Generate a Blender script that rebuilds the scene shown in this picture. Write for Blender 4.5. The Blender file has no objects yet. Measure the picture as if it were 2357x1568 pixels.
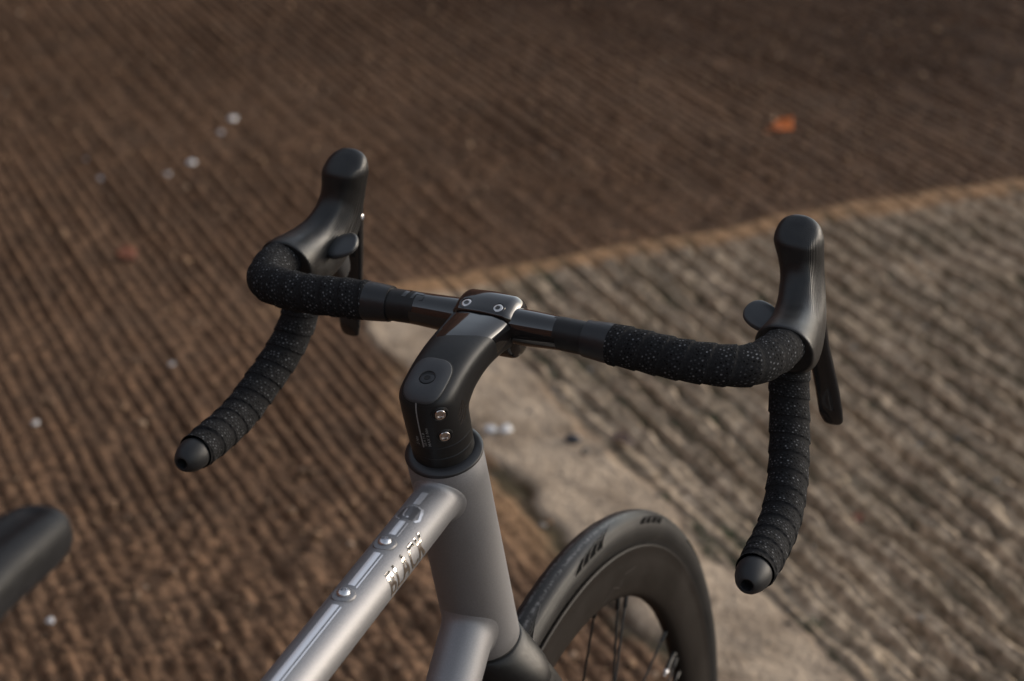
import bpy, bmesh, math, random
import numpy as np
from mathutils import Vector, Matrix
from mathutils.bvhtree import BVHTree

sc = bpy.context.scene
COL = sc.collection
R = math.radians
ZG = 884.7                      # mm from the ground up to the bicycle origin (top of the head tube)

# ------------------------------------------------------------------ camera
cd = bpy.data.cameras.new("camera")
cam = bpy.data.objects.new("camera", cd)
COL.objects.link(cam)
_C = Vector((-1.3165070326, -0.595249048, 0.7011491836 + ZG / 1000))
_r = Vector((0.37208503, -0.92794289, -0.02178806))
_u = Vector((0.37252411, 0.12779176, 0.91918173))
_f = Vector((0.85016382, 0.35013034, -0.3932305))
cam.matrix_world = Matrix(((_r.x, _u.x, -_f.x, _C.x), (_r.y, _u.y, -_f.y, _C.y), (_r.z, _u.z, -_f.z, _C.z), (0, 0, 0, 1)))
cd.sensor_width = 36.0
cd.lens = 36.0 * 5270.2 / 2357.0
cd.clip_start, cd.clip_end = 0.05, 500.0
cd.dof.use_dof = True
cd.dof.focus_distance = 1.60
cd.dof.aperture_fstop = 7.1
sc.camera = cam

# ------------------------------------------------------------------ light
SUN_ELEV, SUN_AZ = R(15), R(-52)      # low, ahead of the bicycle and to its right
world = bpy.data.worlds.new("World")
sc.world = world
world.use_nodes = True
wn = world.node_tree.nodes
sky = wn.new("ShaderNodeTexSky")
sky.sky_type = 'NISHITA'
sky.sun_disc = False
sky.sun_elevation = SUN_ELEV
sky.sun_rotation = math.pi / 2 - SUN_AZ
sky.air_density, sky.dust_density, sky.ozone_density = 1.0, 1.4, 0.6
bg = wn["Background"]
bg.inputs["Strength"].default_value = 0.15
veil = wn.new("ShaderNodeHueSaturation")              # thin evening cloud takes most of the blue out of the sky
veil.inputs["Saturation"].default_value = 0.45
world.node_tree.links.new(sky.outputs[0], veil.inputs["Color"])
world.node_tree.links.new(veil.outputs[0], bg.inputs[0])
sl = bpy.data.lights.new("sun", 'SUN')
sl.energy = 0.22
sl.angle = R(40)
sl.color = (1.0, 0.79, 0.60)
sun = bpy.data.objects.new("sun", sl)
COL.objects.link(sun)
_sd = Vector((math.cos(SUN_AZ) * math.cos(SUN_ELEV), math.sin(SUN_AZ) * math.cos(SUN_ELEV), math.sin(SUN_ELEV)))
sun.rotation_euler = _sd.to_track_quat('Z', 'Y').to_euler()
sc.view_settings.view_transform = 'Standard'
sc.view_settings.look = 'None'
sc.view_settings.gamma = 1.0
sc.view_settings.use_curve_mapping = False
sc.view_settings.exposure = 1.1

# ------------------------------------------------------------------ materials
class NT:
    def __init__(s, name):
        s.m = bpy.data.materials.new(name); s.m.use_nodes = True
        s.t = s.m.node_tree; s.b = s.t.nodes["Principled BSDF"]
    def n(s, typ, **kw):
        nd = s.t.nodes.new(typ)
        for k, v in kw.items():
            if k in nd.inputs: nd.inputs[k].default_value = v
            else: setattr(nd, k, v)
        return nd
    def l(s, a, b): s.t.links.new(a, b)
    def math(s, op, a, b=None, c=None):
        nd = s.t.nodes.new("ShaderNodeMath"); nd.operation = op
        for i, x in enumerate((a, b, c)):
            if x is None: continue
            if hasattr(x, "is_output"): s.l(x, nd.inputs[i])
            else: nd.inputs[i].default_value = x
        return nd.outputs[0]
    def ramp(s, fac, stops):
        nd = s.t.nodes.new("ShaderNodeValToRGB")
        e = nd.color_ramp.elements
        while len(e) < len(stops): e.new(0.5)
        for k, (p, c) in enumerate(stops):
            e[k].position = p; e[k].color = (c, c, c, 1) if not hasattr(c, "__len__") else (*c, 1)
        s.l(fac, nd.inputs[0]); return nd.outputs[0]
    def mix(s, fac, a, b):
        nd = s.t.nodes.new("ShaderNodeMix"); nd.data_type = 'RGBA'
        for i, x in ((0, fac), (6, a), (7, b)):
            if hasattr(x, "is_output"): s.l(x, nd.inputs[i])
            elif i == 0: nd.inputs[0].default_value = x
            else: nd.inputs[i].default_value = (*x, 1)
        return nd.outputs[2]
    def bump(s, h, strength, dist):
        nd = s.t.nodes.new("ShaderNodeBump"); nd.inputs["Strength"].default_value = strength
        nd.inputs["Distance"].default_value = dist; s.l(h, nd.inputs["Height"]); s.l(nd.outputs[0], s.b.inputs["Normal"])
        return nd
    def coord(s): return s.t.nodes.new("ShaderNodeTexCoord").outputs["Object"]

def mat(name, col, rough=0.5, metal=0.0, spec=0.5, coat=0.0, noise=None, bump=None, rvar=0.0):
    """plain material with grain: noise = (scale, amount) varies the colour, bump = (scale, metres)"""
    k = NT(name); b = k.b
    b.inputs["Base Color"].default_value = (*col, 1); b.inputs["Roughness"].default_value = rough
    b.inputs["Metallic"].default_value = metal; b.inputs["Specular IOR Level"].default_value = spec
    b.inputs["Coat Weight"].default_value = coat; b.inputs["Coat Roughness"].default_value = 0.06
    co = k.coord()
    if noise or rvar:
        sc_, am = noise or (60, 0)
        nz = k.n("ShaderNodeTexNoise", Scale=sc_, Detail=4.0); k.l(co, nz.inputs["Vector"])
        if am:
            lo = tuple(c * (1 - am) for c in col); hi = tuple(c * (1 + am) for c in col)
            k.l(k.ramp(nz.outputs["Fac"], [(0.3, lo), (0.7, hi)]), b.inputs["Base Color"])
        if rvar: k.l(k.ramp(nz.outputs["Fac"], [(0.3, rough - rvar), (0.7, rough + rvar)]), b.inputs["Roughness"])
    if bump:
        nb = k.n("ShaderNodeTexNoise", Scale=bump[0], Detail=3.0); k.l(co, nb.inputs["Vector"])
        k.bump(nb.outputs["Fac"], 1.0, bump[1])
    return k.m

M = {}
M['frame'] = mat("satin grey metallic paint", (0.234, 0.232, 0.240), 0.54, 0.70, 0.5, 0.0, (900, 0.10), (1500, 0.00004), 0.05)
M['satin'] = mat("satin black carbon", (0.011, 0.0108, 0.011), 0.40, 0.0, 0.27, 0.0, (300, 0.15), (1800, 0.00003), 0.04)
M['gloss'] = mat("glossy black carbon", (0.009, 0.008, 0.008), 0.07, 0.0, 0.5, 0.6, (40, 0.2), None, 0.03)
M['anod'] = mat("black anodised alloy", (0.022, 0.022, 0.024), 0.36, 0.35, 0.5, 0.0, None, (1500, 0.00004), 0.05)
M['cap'] = mat("matt black cap", (0.034, 0.035, 0.038), 0.50, 0.0, 0.4, 0.0, None, (1600, 0.00004), 0.04)
M['steel'] = mat("polished titanium bolt", (0.62, 0.58, 0.56), 0.16, 1.0, 0.5, 0.0, None, None, 0.04)
M['silver'] = mat("satin stainless bolt", (0.55, 0.55, 0.57), 0.28, 1.0)
M['socket'] = mat("dark hex socket", (0.01, 0.01, 0.01), 0.6)
M['vinyl'] = mat("black finishing tape", (0.014, 0.014, 0.0155), 0.34, 0.0, 0.38, 0.0, None, (260, 0.0002), 0.05)
M['plug'] = mat("black rubber plug", (0.016, 0.0165, 0.018), 0.50, 0.0, 0.32, 0.0, None, (1400, 0.00006), 0.04)
M['hole'] = mat("plug hole", (0.003, 0.003, 0.003), 0.8)
M['rim'] = mat("matt carbon rim", (0.0135, 0.0113, 0.0100), 0.48, 0.0, 0.12, 0.0, (25, 0.25), (900, 0.00005), 0.06)
M['spoke'] = mat("black spoke", (0.012, 0.012, 0.012), 0.35, 0.3)
M['lever'] = mat("glossy black lever", (0.010, 0.010, 0.011), 0.14, 0.0, 0.5, 0.3, None, None, 0.04)
M['paddle'] = mat("satin black paddle", (0.028, 0.029, 0.031), 0.38, 0.0, 0.5, 0.0, None, (1200, 0.00005), 0.04)
M['saddle'] = mat("black saddle cover", (0.010, 0.010, 0.011), 0.5, 0.0, 0.16, 0.0, (120, 0.2), (700, 0.0001), 0.05)
M['stripe'] = mat("silver gloss decal", (0.70, 0.70, 0.73), 0.25, 0.6)
M['mirror'] = mat("mirror chrome lettering", (0.86, 0.82, 0.78), 0.10, 1.0)
M['logo'] = mat("grey decal print", (0.20, 0.20, 0.21), 0.36, 0.75)
M['print'] = mat("pale grey print", (0.20, 0.20, 0.20), 0.6)

def hood_mat():
    k = NT("black hood rubber"); b = k.b; co = k.coord()
    b.inputs["Specular IOR Level"].default_value = 0.36
    nz = k.n("ShaderNodeTexNoise", Scale=90.0, Detail=5.0); k.l(co, nz.inputs["Vector"])
    k.l(k.ramp(nz.outputs["Fac"], [(0.3, (0.008, 0.008, 0.0085)), (0.75, (0.015, 0.015, 0.015))]), b.inputs["Base Color"])
    k.l(k.ramp(nz.outputs["Fac"], [(0.3, 0.30), (0.7, 0.42)]), b.inputs["Roughness"])
    uv = k.n("ShaderNodeUVMap"); uv.uv_map = "UVMap"
    sp = k.n("ShaderNodeSeparateXYZ"); k.l(uv.outputs[0], sp.inputs[0])
    # moulded grip lines along the sides; they die out on the knob and at the collar
    w = k.math('SINE', k.math('MULTIPLY', sp.outputs[0], 2 * math.pi * 62))
    m1 = k.ramp(sp.outputs[1], [(0.24, 0), (0.40, 1), (0.64, 1), (0.76, 0)])
    sd = k.math('ABSOLUTE', k.math('SUBTRACT', k.math('ABSOLUTE', k.math('SUBTRACT', sp.outputs[0], 0.5)), 0.25))
    m1 = k.math('MULTIPLY', m1, k.ramp(sd, [(0.09, 1.0), (0.17, 0.0)]))
    m2 = k.ramp(nz.outputs["Fac"], [(0.2, 0.5), (0.6, 1.0)])
    h = k.math('MULTIPLY', k.math('MULTIPLY', w, m1), m2)
    n2 = k.n("ShaderNodeTexNoise", Scale=1300.0, Detail=2.0); k.l(co, n2.inputs["Vector"])
    k.bump(k.math('ADD', h, k.math('MULTIPLY', n2.outputs["Fac"], 0.5)), 1.0, 0.00042)
    return k.m
M['hood'] = hood_mat()

def tape_mat():
    """cork-foam bar tape: UV x = wrap phase, UV y = millimetres round the bar"""
    k = NT("perforated bar tape"); b = k.b; co = k.coord()
    b.inputs["Roughness"].default_value = 0.85; b.inputs["Specular IOR Level"].default_value = 0.10
    uv = k.n("ShaderNodeUVMap"); uv.uv_map = "UVMap"
    sp = k.n("ShaderNodeSeparateXYZ"); k.l(uv.outputs[0], sp.inputs[0])
    ph = k.math('FRACT', sp.outputs[0])
    row = k.math('MULTIPLY', sp.outputs[0], 6.0)
    rowi = k.math('FLOOR', row)
    colm = k.math('ADD', k.math('DIVIDE', sp.outputs[1], 3.3), k.math('MULTIPLY', k.math('MODULO', rowi, 2.0), 0.5))
    coli = k.math('FLOOR', colm)
    cb = k.n("ShaderNodeCombineXYZ"); k.l(rowi, cb.inputs[0]); k.l(coli, cb.inputs[1])
    wn_ = k.n("ShaderNodeTexWhiteNoise", noise_dimensions='3D'); k.l(cb.outputs[0], wn_.inputs["Vector"])
    cs = k.n("ShaderNodeSeparateColor"); k.l(wn_.outputs["Color"], cs.inputs[0])
    dx = k.math('MULTIPLY', k.math('ADD', k.math('SUBTRACT', k.math('FRACT', row), 0.5), k.math('MULTIPLY', k.math('SUBTRACT', cs.outputs[0], 0.5), 0.35)), 2.7)
    dy = k.math('MULTIPLY', k.math('ADD', k.math('SUBTRACT', k.math('FRACT', colm), 0.5), k.math('MULTIPLY', k.math('SUBTRACT', cs.outputs[1], 0.5), 0.35)), 3.3)
    d = k.math('SQRT', k.math('ADD', k.math('MULTIPLY', dx, dx), k.math('MULTIPLY', dy, dy)))
    dot = k.math('SUBTRACT', 1.0, k.math('SMOOTH_MIN', k.math('MULTIPLY', d, 1.25), 1.0, 0.1))
    dot = k.ramp(d, [(0.48, 1.0), (0.86, 0.0)])
    band = k.ramp(ph, [(0.22, 0.0), (0.27, 1.0), (0.90, 1.0), (0.94, 0.0)])
    dot = k.math('MULTIPLY', dot, band)
    nz = k.n("ShaderNodeTexNoise", Scale=700.0, Detail=3.0); k.l(co, nz.inputs["Vector"])
    base = k.ramp(nz.outputs["Fac"], [(0.25, (0.007, 0.007, 0.0075)), (0.75, (0.017, 0.017, 0.018))])
    br = k.ramp(cs.outputs[2], [(0.0, (0.002, 0.002, 0.002)), (0.30, (0.004, 0.004, 0.004)), (0.38, (0.028, 0.029, 0.031)), (0.75, (0.048, 0.049, 0.052)), (1.0, (0.14, 0.143, 0.15))])
    k.l(k.mix(dot, base, br), b.inputs["Base Color"])
    hh = k.math('SUBTRACT', k.math('MULTIPLY', nz.outputs["Fac"], 0.5), k.math('MULTIPLY', dot, 0.9))
    k.bump(hh, 0.9, 0.0004)
    return k.m
M['tape'] = tape_mat()

def stem_mat():
    """satin black body with a glossy lacquered nose; the border is where the 'gloss' attribute crosses zero"""
    k = NT("satin and gloss black carbon"); b = k.b; co = k.coord()
    at = k.n("ShaderNodeAttribute"); at.attribute_name = "gloss"
    g = k.math('MULTIPLY_ADD', at.outputs["Fac"], 4.0, 0.5); g = k.math('MINIMUM', k.math('MAXIMUM', g, 0.0), 1.0)
    nz = k.n("ShaderNodeTexNoise", Scale=300.0, Detail=4.0); k.l(co, nz.inputs["Vector"])
    sat = k.ramp(nz.outputs["Fac"], [(0.3, (0.0102, 0.0100, 0.0102)), (0.7, (0.0138, 0.0136, 0.0138))])
    k.l(k.mix(g, sat, (0.008, 0.007, 0.007)), b.inputs["Base Color"])
    k.l(k.math('MULTIPLY_ADD', g, -0.33, 0.40), b.inputs["Roughness"]); b.inputs["Specular IOR Level"].default_value = 0.28
    k.l(k.math('MULTIPLY', g, 0.6), b.inputs["Coat Weight"]); b.inputs["Coat Roughness"].default_value = 0.05
    n2 = k.n("ShaderNodeTexNoise", Scale=1800.0, Detail=2.0); k.l(co, n2.inputs["Vector"])
    k.bump(k.math('MULTIPLY', n2.outputs["Fac"], k.math('SUBTRACT', 1.0, g)), 1.0, 0.00003)
    return k.m
M['stem'] = stem_mat()

def tyre_mat():
    k = NT("tyre rubber"); b = k.b; co = k.coord()
    uv = k.n("ShaderNodeUVMap"); uv.uv_map = "UVMap"
    sp = k.n("ShaderNodeSeparateXYZ"); k.l(uv.outputs[0], sp.inputs[0])
    nz = k.n("ShaderNodeTexNoise", Scale=35.0, Detail=6.0, Roughness=0.65); k.l(co, nz.inputs["Vector"])
    b.inputs["Specular IOR Level"].default_value = 0.17
    col = k.ramp(nz.outputs["Fac"], [(0.3, (0.014, 0.0138, 0.0142)), (0.72, (0.028, 0.0265, 0.0255))])
    # a pale worn and dusty line on the running surface
    av = k.math('ABSOLUTE', k.math('SUBTRACT', sp.outputs[1], 0.5))
    ed = k.ramp(k.math('ABSOLUTE', k.math('SUBTRACT', av, 0.055)), [(0.0, 1.0), (0.035, 0.0)])
    n2 = k.n("ShaderNodeTexNoise", Scale=320.0, Detail=5.0); k.l(co, n2.inputs["Vector"])
    dust = k.math('MULTIPLY', ed, k.ramp(n2.outputs["Fac"], [(0.40, 0.0), (0.64, 0.9)]))
    k.l(k.mix(dust, col, (0.13, 0.128, 0.13)), b.inputs["Base Color"])
    side = k.ramp(av, [(0.10, 0.30), (0.20, 0.5)])
    k.l(side, b.inputs["Roughness"])
    n3 = k.n("ShaderNodeTexNoise", Scale=700.0, Detail=3.0); k.l(co, n3.inputs["Vector"])
    k.bump(n3.outputs["Fac"], 0.8, 0.0002)
    return k.m
M['tyre'] = tyre_mat()

# ------------------------------------------------------------------ mesh helpers (mm in the bicycle frame -> metres)
def to_world(P):
    P = np.asarray(P, float)
    return (P + np.array([0, 0, ZG])) / 1000.0

def make(name, verts, faces, material, parent=None, smooth=40, uv=None, mats=None, fmat=None, raw=False):
    me = bpy.data.meshes.new(name)
    V = np.asarray(verts, float) if raw else to_world(verts)
    me.from_pydata([tuple(v) for v in V], [], [tuple(int(i) for i in f) for f in faces])
    me.materials.append(M[material] if isinstance(material, str) else material)
    for m_ in mats or []: me.materials.append(M[m_])
    if fmat is not None: me.polygons.foreach_set("material_index", np.asarray(fmat, np.int32))
    if uv is not None:
        layer = me.uv_layers.new(name="UVMap")
        layer.data.foreach_set("uv", np.asarray(uv, np.float32).ravel())
    me.validate(clean_customdata=False)
    bm = bmesh.new(); bm.from_mesh(me)
    if uv is None: bmesh.ops.remove_doubles(bm, verts=bm.verts, dist=1e-6)
    bmesh.ops.recalc_face_normals(bm, faces=bm.faces); bm.to_mesh(me); bm.free()
    if smooth:
        me.shade_smooth()
        me.set_sharp_from_angle(angle=R(smooth))
    o = bpy.data.objects.new(name, me); COL.objects.link(o)
    if parent is not None: o.parent = parent
    return o

class MB:
    def __init__(s): s.v, s.f = [], []
    def add(s, v, f):
        b = len(s.v); s.v += [tuple(map(float, p)) for p in v]; s.f += [tuple(int(i) + b for i in q) for q in f]; return s
    def build(s, name, material, parent=None, smooth=40): return make(name, s.v, s.f, material, parent, smooth)

def loft(rings, closed=True, cap0=True, cap1=True):
    n = len(rings[0]); V = [p for r in rings for p in r]; F = []
    for i in range(len(rings) - 1):
        for j in range(n if closed else n - 1):
            k = (j + 1) % n
            F.append((i * n + j, i * n + k, (i + 1) * n + k, (i + 1) * n + j))
    if closed and cap0: F.append(tuple(range(n - 1, -1, -1)))
    if closed and cap1: F.append(tuple((len(rings) - 1) * n + j for j in range(n)))
    return V, F

def basis(t):
    t = np.asarray(t, float); t = t / np.linalg.norm(t)
    a = np.array([0, 1, 0.]) if abs(t[1]) < 0.9 else np.array([1, 0, 0.])
    n1 = np.cross(t, a); n1 /= np.linalg.norm(n1); return t, n1, np.cross(t, n1)

def lathe(c, ax, prof, n=40, cap0=True, cap1=True):
    """prof = [(distance along ax, radius)]"""
    t, n1, n2 = basis(ax); c = np.asarray(c, float); th = np.linspace(0, 2 * np.pi, n, endpoint=False)
    return loft([[c + t * d + r * (np.cos(a) * n1 + np.sin(a) * n2) for a in th] for d, r in prof], True, cap0, cap1)

def frames(P):
    """rotation-minimising frames along a polyline"""
    P = np.asarray(P, float); T = np.gradient(P, axis=0); T /= np.linalg.norm(T, axis=1)[:, None]
    _, n1, _ = basis(T[0]); N = [n1]
    for i in range(1, len(P)):
        v = N[-1] - T[i] * (N[-1] @ T[i]); N.append(v / np.linalg.norm(v))
    N = np.array(N); return T, N, np.cross(T, N)

def tube(P, r, n=16):
    P = np.asarray(P, float); T, N, B = frames(P); th = np.linspace(0, 2 * np.pi, n, endpoint=False)
    r = np.full(len(P), r) if np.isscalar(r) else np.asarray(r)
    return loft([[P[i] + r[i] * (np.cos(a) * N[i] + np.sin(a) * B[i]) for a in th] for i in range(len(P))])

def catmull(P, n=12):
    P = np.asarray(P, float); Q = np.vstack([2 * P[0] - P[1], P, 2 * P[-1] - P[-2]]); out = []
    for i in range(1, len(Q) - 2):
        for t in np.linspace(0, 1, n, endpoint=False):
            a, b, c, d = Q[i - 1:i + 3]
            out.append(.5 * (2 * b + (c - a) * t + (2 * a - 5 * b + 4 * c - d) * t * t + (3 * b - a - 3 * c + d) * t ** 3))
    out.append(P[-1]); return np.array(out)

def resample(P, ds):
    L = np.r_[0, np.cumsum(np.linalg.norm(np.diff(P, axis=0), axis=1))]
    s = np.arange(0, L[-1], ds); s = np.r_[s, L[-1]] if L[-1] - s[-1] > ds * .3 else s
    return np.stack([np.interp(s, L, P[:, k]) for k in range(3)], 1), s

def superellipse(n, e):
    th = np.linspace(0, 2 * np.pi, n, endpoint=False)
    c, s = np.cos(th), np.sin(th)
    return np.sign(c) * np.abs(c) ** (2 / e), np.sign(s) * np.abs(s) ** (2 / e)

# ------------------------------------------------------------------ bicycle geometry
HTA = R(71.95)
UD = np.array([math.cos(HTA), 0, -math.sin(HTA)])      # down the steering axis
VF = np.array([math.sin(HTA), 0, math.cos(HTA)])       # forward, square to the axis
YL = np.array([0, 1.0, 0])
HL = 189.3
def steer_rot():
    a = R(-3.16); k = -UD
    K = np.array([[0, -k[2], k[1]], [k[2], 0, -k[0]], [-k[1], k[0], 0]])
    return np.eye(3) + math.sin(a) * K + (1 - math.cos(a)) * K @ K
ST = steer_rot()
def st(P): return np.asarray(P, float) @ ST.T           # turn a point with the handlebar
def ab(a, b, y=0.0): return VF * a - UD * b + YL * y    # a forward, b up along the axis
BC = -UD * 44.73 + VF * 91.43

def empty(name, loc, label, cat, group=None):
    o = bpy.data.objects.new(name, None); o.empty_display_size = 0.1; COL.objects.link(o)
    o.location = loc; o['label'] = label; o['category'] = cat
    if group: o['group'] = group
    return o
def tag(o, label, cat, group=None, kind=None):
    o['label'] = label
    if cat: o['category'] = cat
    if group: o['group'] = group
    if kind: o['kind'] = kind
    return o

# ------------------------------------------------------------------ numpy value noise
def vnoise(x, y, scale, seed):
    rng = np.random.RandomState(seed); G = rng.rand(257, 257)
    x = x / scale + 1000.37; y = y / scale + 1000.71
    xi, yi = np.floor(x).astype(int), np.floor(y).astype(int); fx, fy = x - xi, y - yi
    fx, fy = fx * fx * (3 - 2 * fx), fy * fy * (3 - 2 * fy)
    g = lambda a, b: G[a % 257, b % 257]
    return (g(xi, yi) * (1 - fx) + g(xi + 1, yi) * fx) * (1 - fy) + (g(xi, yi + 1) * (1 - fx) + g(xi + 1, yi + 1) * fx) * fy
def fbm(x, y, scale, seed, octv=4):
    s, a, t = 0, 1.0, 0
    for k in range(octv):
        s = s + a * vnoise(x, y, scale / 2 ** k, seed + k); t += a; a *= .55
    return s / t
def sstep(x, a, b):
    t = np.clip((x - a) / (b - a), 0, 1); return t * t * (3 - 2 * t)

# ------------------------------------------------------------------ ground: a grooved concrete slipway, half of it under mud
GA = R(44)
E1 = np.array([math.cos(GA), math.sin(GA)]); E2 = np.array([math.sin(GA), -math.cos(GA)])
PITCH = 26.5
def ground_fn(g1, g2):
    """height (mm) and masks at slipway coordinates: g1 along the grooves, g2 across them (mm)"""
    wob1 = (fbm(g1, g2, 260, 5, 3) - .5) * 70
    wob2 = (fbm(g1, g2, 300, 15, 3) - .5) * 55
    seam = sstep(g1 + wob1, 2352, 2372) * (1 - sstep(g1 + wob1, 2418, 2440)) * sstep(g2 + wob2, 420, 760)
    far = sstep(g1 + wob1, 2400, 2430)
    rag = (fbm(g1, g2, 150, 17, 4) - .5) * 85 + wob2 * .4      # ragged edge where mud has crept over the strip
    rag2 = (fbm(g1, g2, 190, 19, 4) - .5) * 110
    strip = (1 - far) * sstep(g2 + rag, 664, 684) * (1 - sstep(g2 + rag2, 835, 872))
    grey = (1 - far) * sstep(g2 + rag2, 835, 872)
    mud = 1 - np.clip(strip + grey, 0, 1)
    # grooves: a narrow furrow every 26.5 mm, each one filled and worn in its own way
    warp = (fbm(g1, g2, 480, 21, 2) - .5) * 9 + (fbm(g1, g2, 90, 25, 2) - .5) * 5
    ph = (g2 - 841 + warp) / PITCH; gi = np.floor(ph + .5)
    dist = np.abs(ph - gi)                                  # 0 in the middle of a furrow, 0.5 on the ridge
    own = vnoise(gi * 37.7, gi * 0 + 5.0, 1.0, 37)          # one number for each furrow
    along = .6 * vnoise(g1 + gi * 977, gi * 331.0, 210, 33) + .4 * vnoise(g1 + gi * 577, gi * 331.0, 70, 35)
    odd = np.where(gi % 2 == 0, 1.0, 1 - .62 * np.maximum(grey, .6 * far))
    wear = np.clip(.15 + .35 * own + 1.0 * (along - .25), .05, 1.15) * odd
    wdt = (.20 + .16 * wear) * (1 + .5 * grey)
    prof = sstep(dist / wdt, 0.15, 1.0)                     # 0 in the furrow, 1 on the ridge
    p2 = (g2 - 841 + warp * 1.3 + (fbm(g1, g2, 60, 29, 2) - .5) * 14) / 53.0; g2i = np.floor(p2 + .5); d2 = np.abs(p2 - g2i)
    wear2 = np.clip(.35 + .9 * (.6 * vnoise(g1 + g2i * 977, g2i * 331.0, 170, 34) + .4 * vnoise(g1 + g2i * 577, g2i * 331.0, 55, 36)), .2, 1.25)
    prof2 = sstep(d2 / .33, .12, 1.0)                       # the grey slab shows every second furrow, wide and worn
    prof2 = np.minimum(prof2, 1 - .30 * (1 - prof))
    amp_g = 27.0 * wear2 * (.35 + .65 * sstep(g2 + wob2, 880, 1010))
    fill = sstep(fbm(g1, g2, 520, 41, 3), 0.40, 0.66)       # where mud lies over the ridges
    near = 1 - sstep(g1 + (g2 - 200) * .35 + wob1, 1500, 2000)
    clod = (1 - sstep(g2, 450, 700)) * near
    amp_m = (14.5 + 1.0 * far) * wear * (1 - .45 * fill) * (1 - .35 * clod)
    smooth_patch = sstep(g1, 1150, 1500) * (1 - far) * sstep(g2 + wob2 + rag * .6 - 150 * sstep(g1, 1900, 2300), 540, 640) * (1 - strip)
    smooth_patch = smooth_patch * (1 - grey)
    amp_m = amp_m * (1 - .7 * smooth_patch)
    h = (prof - .8) * amp_m * mud + (prof2 - .8) * amp_g * grey
    rough_m = (fbm(g1, g2, 46, 51, 4) - .5) * (9 + 15 * clod) + (fbm(g1, g2, 19, 55, 2) - .5) * (5 + 7 * clod)
    rough_g = (fbm(g1, g2, 44, 61, 4) - .5) * 22 + (fbm(g1, g2, 17, 65, 2) - .5) * 6
    rough_s = (fbm(g1, g2, 60, 71, 4) - .5) * 7 + (fbm(g1, g2, 15, 75, 2) - .5) * 3
    h = h + rough_m * mud * (1 - .6 * smooth_patch) * (1 - .6 * seam) + rough_g * grey + rough_s * strip
    h = h * (1 - .75 * seam) + seam * 2.0
    # open joint with soil along both sides of the plain strip
    j1 = np.exp(-((g2 + rag - 664) / 20) ** 2) * (1 - far) * sstep(fbm(g1, g2, 110, 93, 3), .36, .56) * (1 - sstep(g1, 1950, 2150))
    j2 = np.exp(-((g2 + wob2 * .3 - 866) / 8) ** 2) * (1 - far) * .7
    h = h - 9 * j1 - 7 * j2 + strip * 2
    groove = (1 - prof2)
    tan = np.clip(seam * 1.0 + smooth_patch * np.clip(fbm(g1, g2, 200, 81, 4) * 1.9 - .35, 0, 1) + .5 * j1 * 0, 0, 1)
    damp = np.clip(j1 * .9 + grey * groove * .85 * sstep(fbm(g1, g2, 120, 91, 3), .3, .6) + j2 * .8, 0, 1)
    return h, mud, grey, strip, tan, damp, seam

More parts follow.
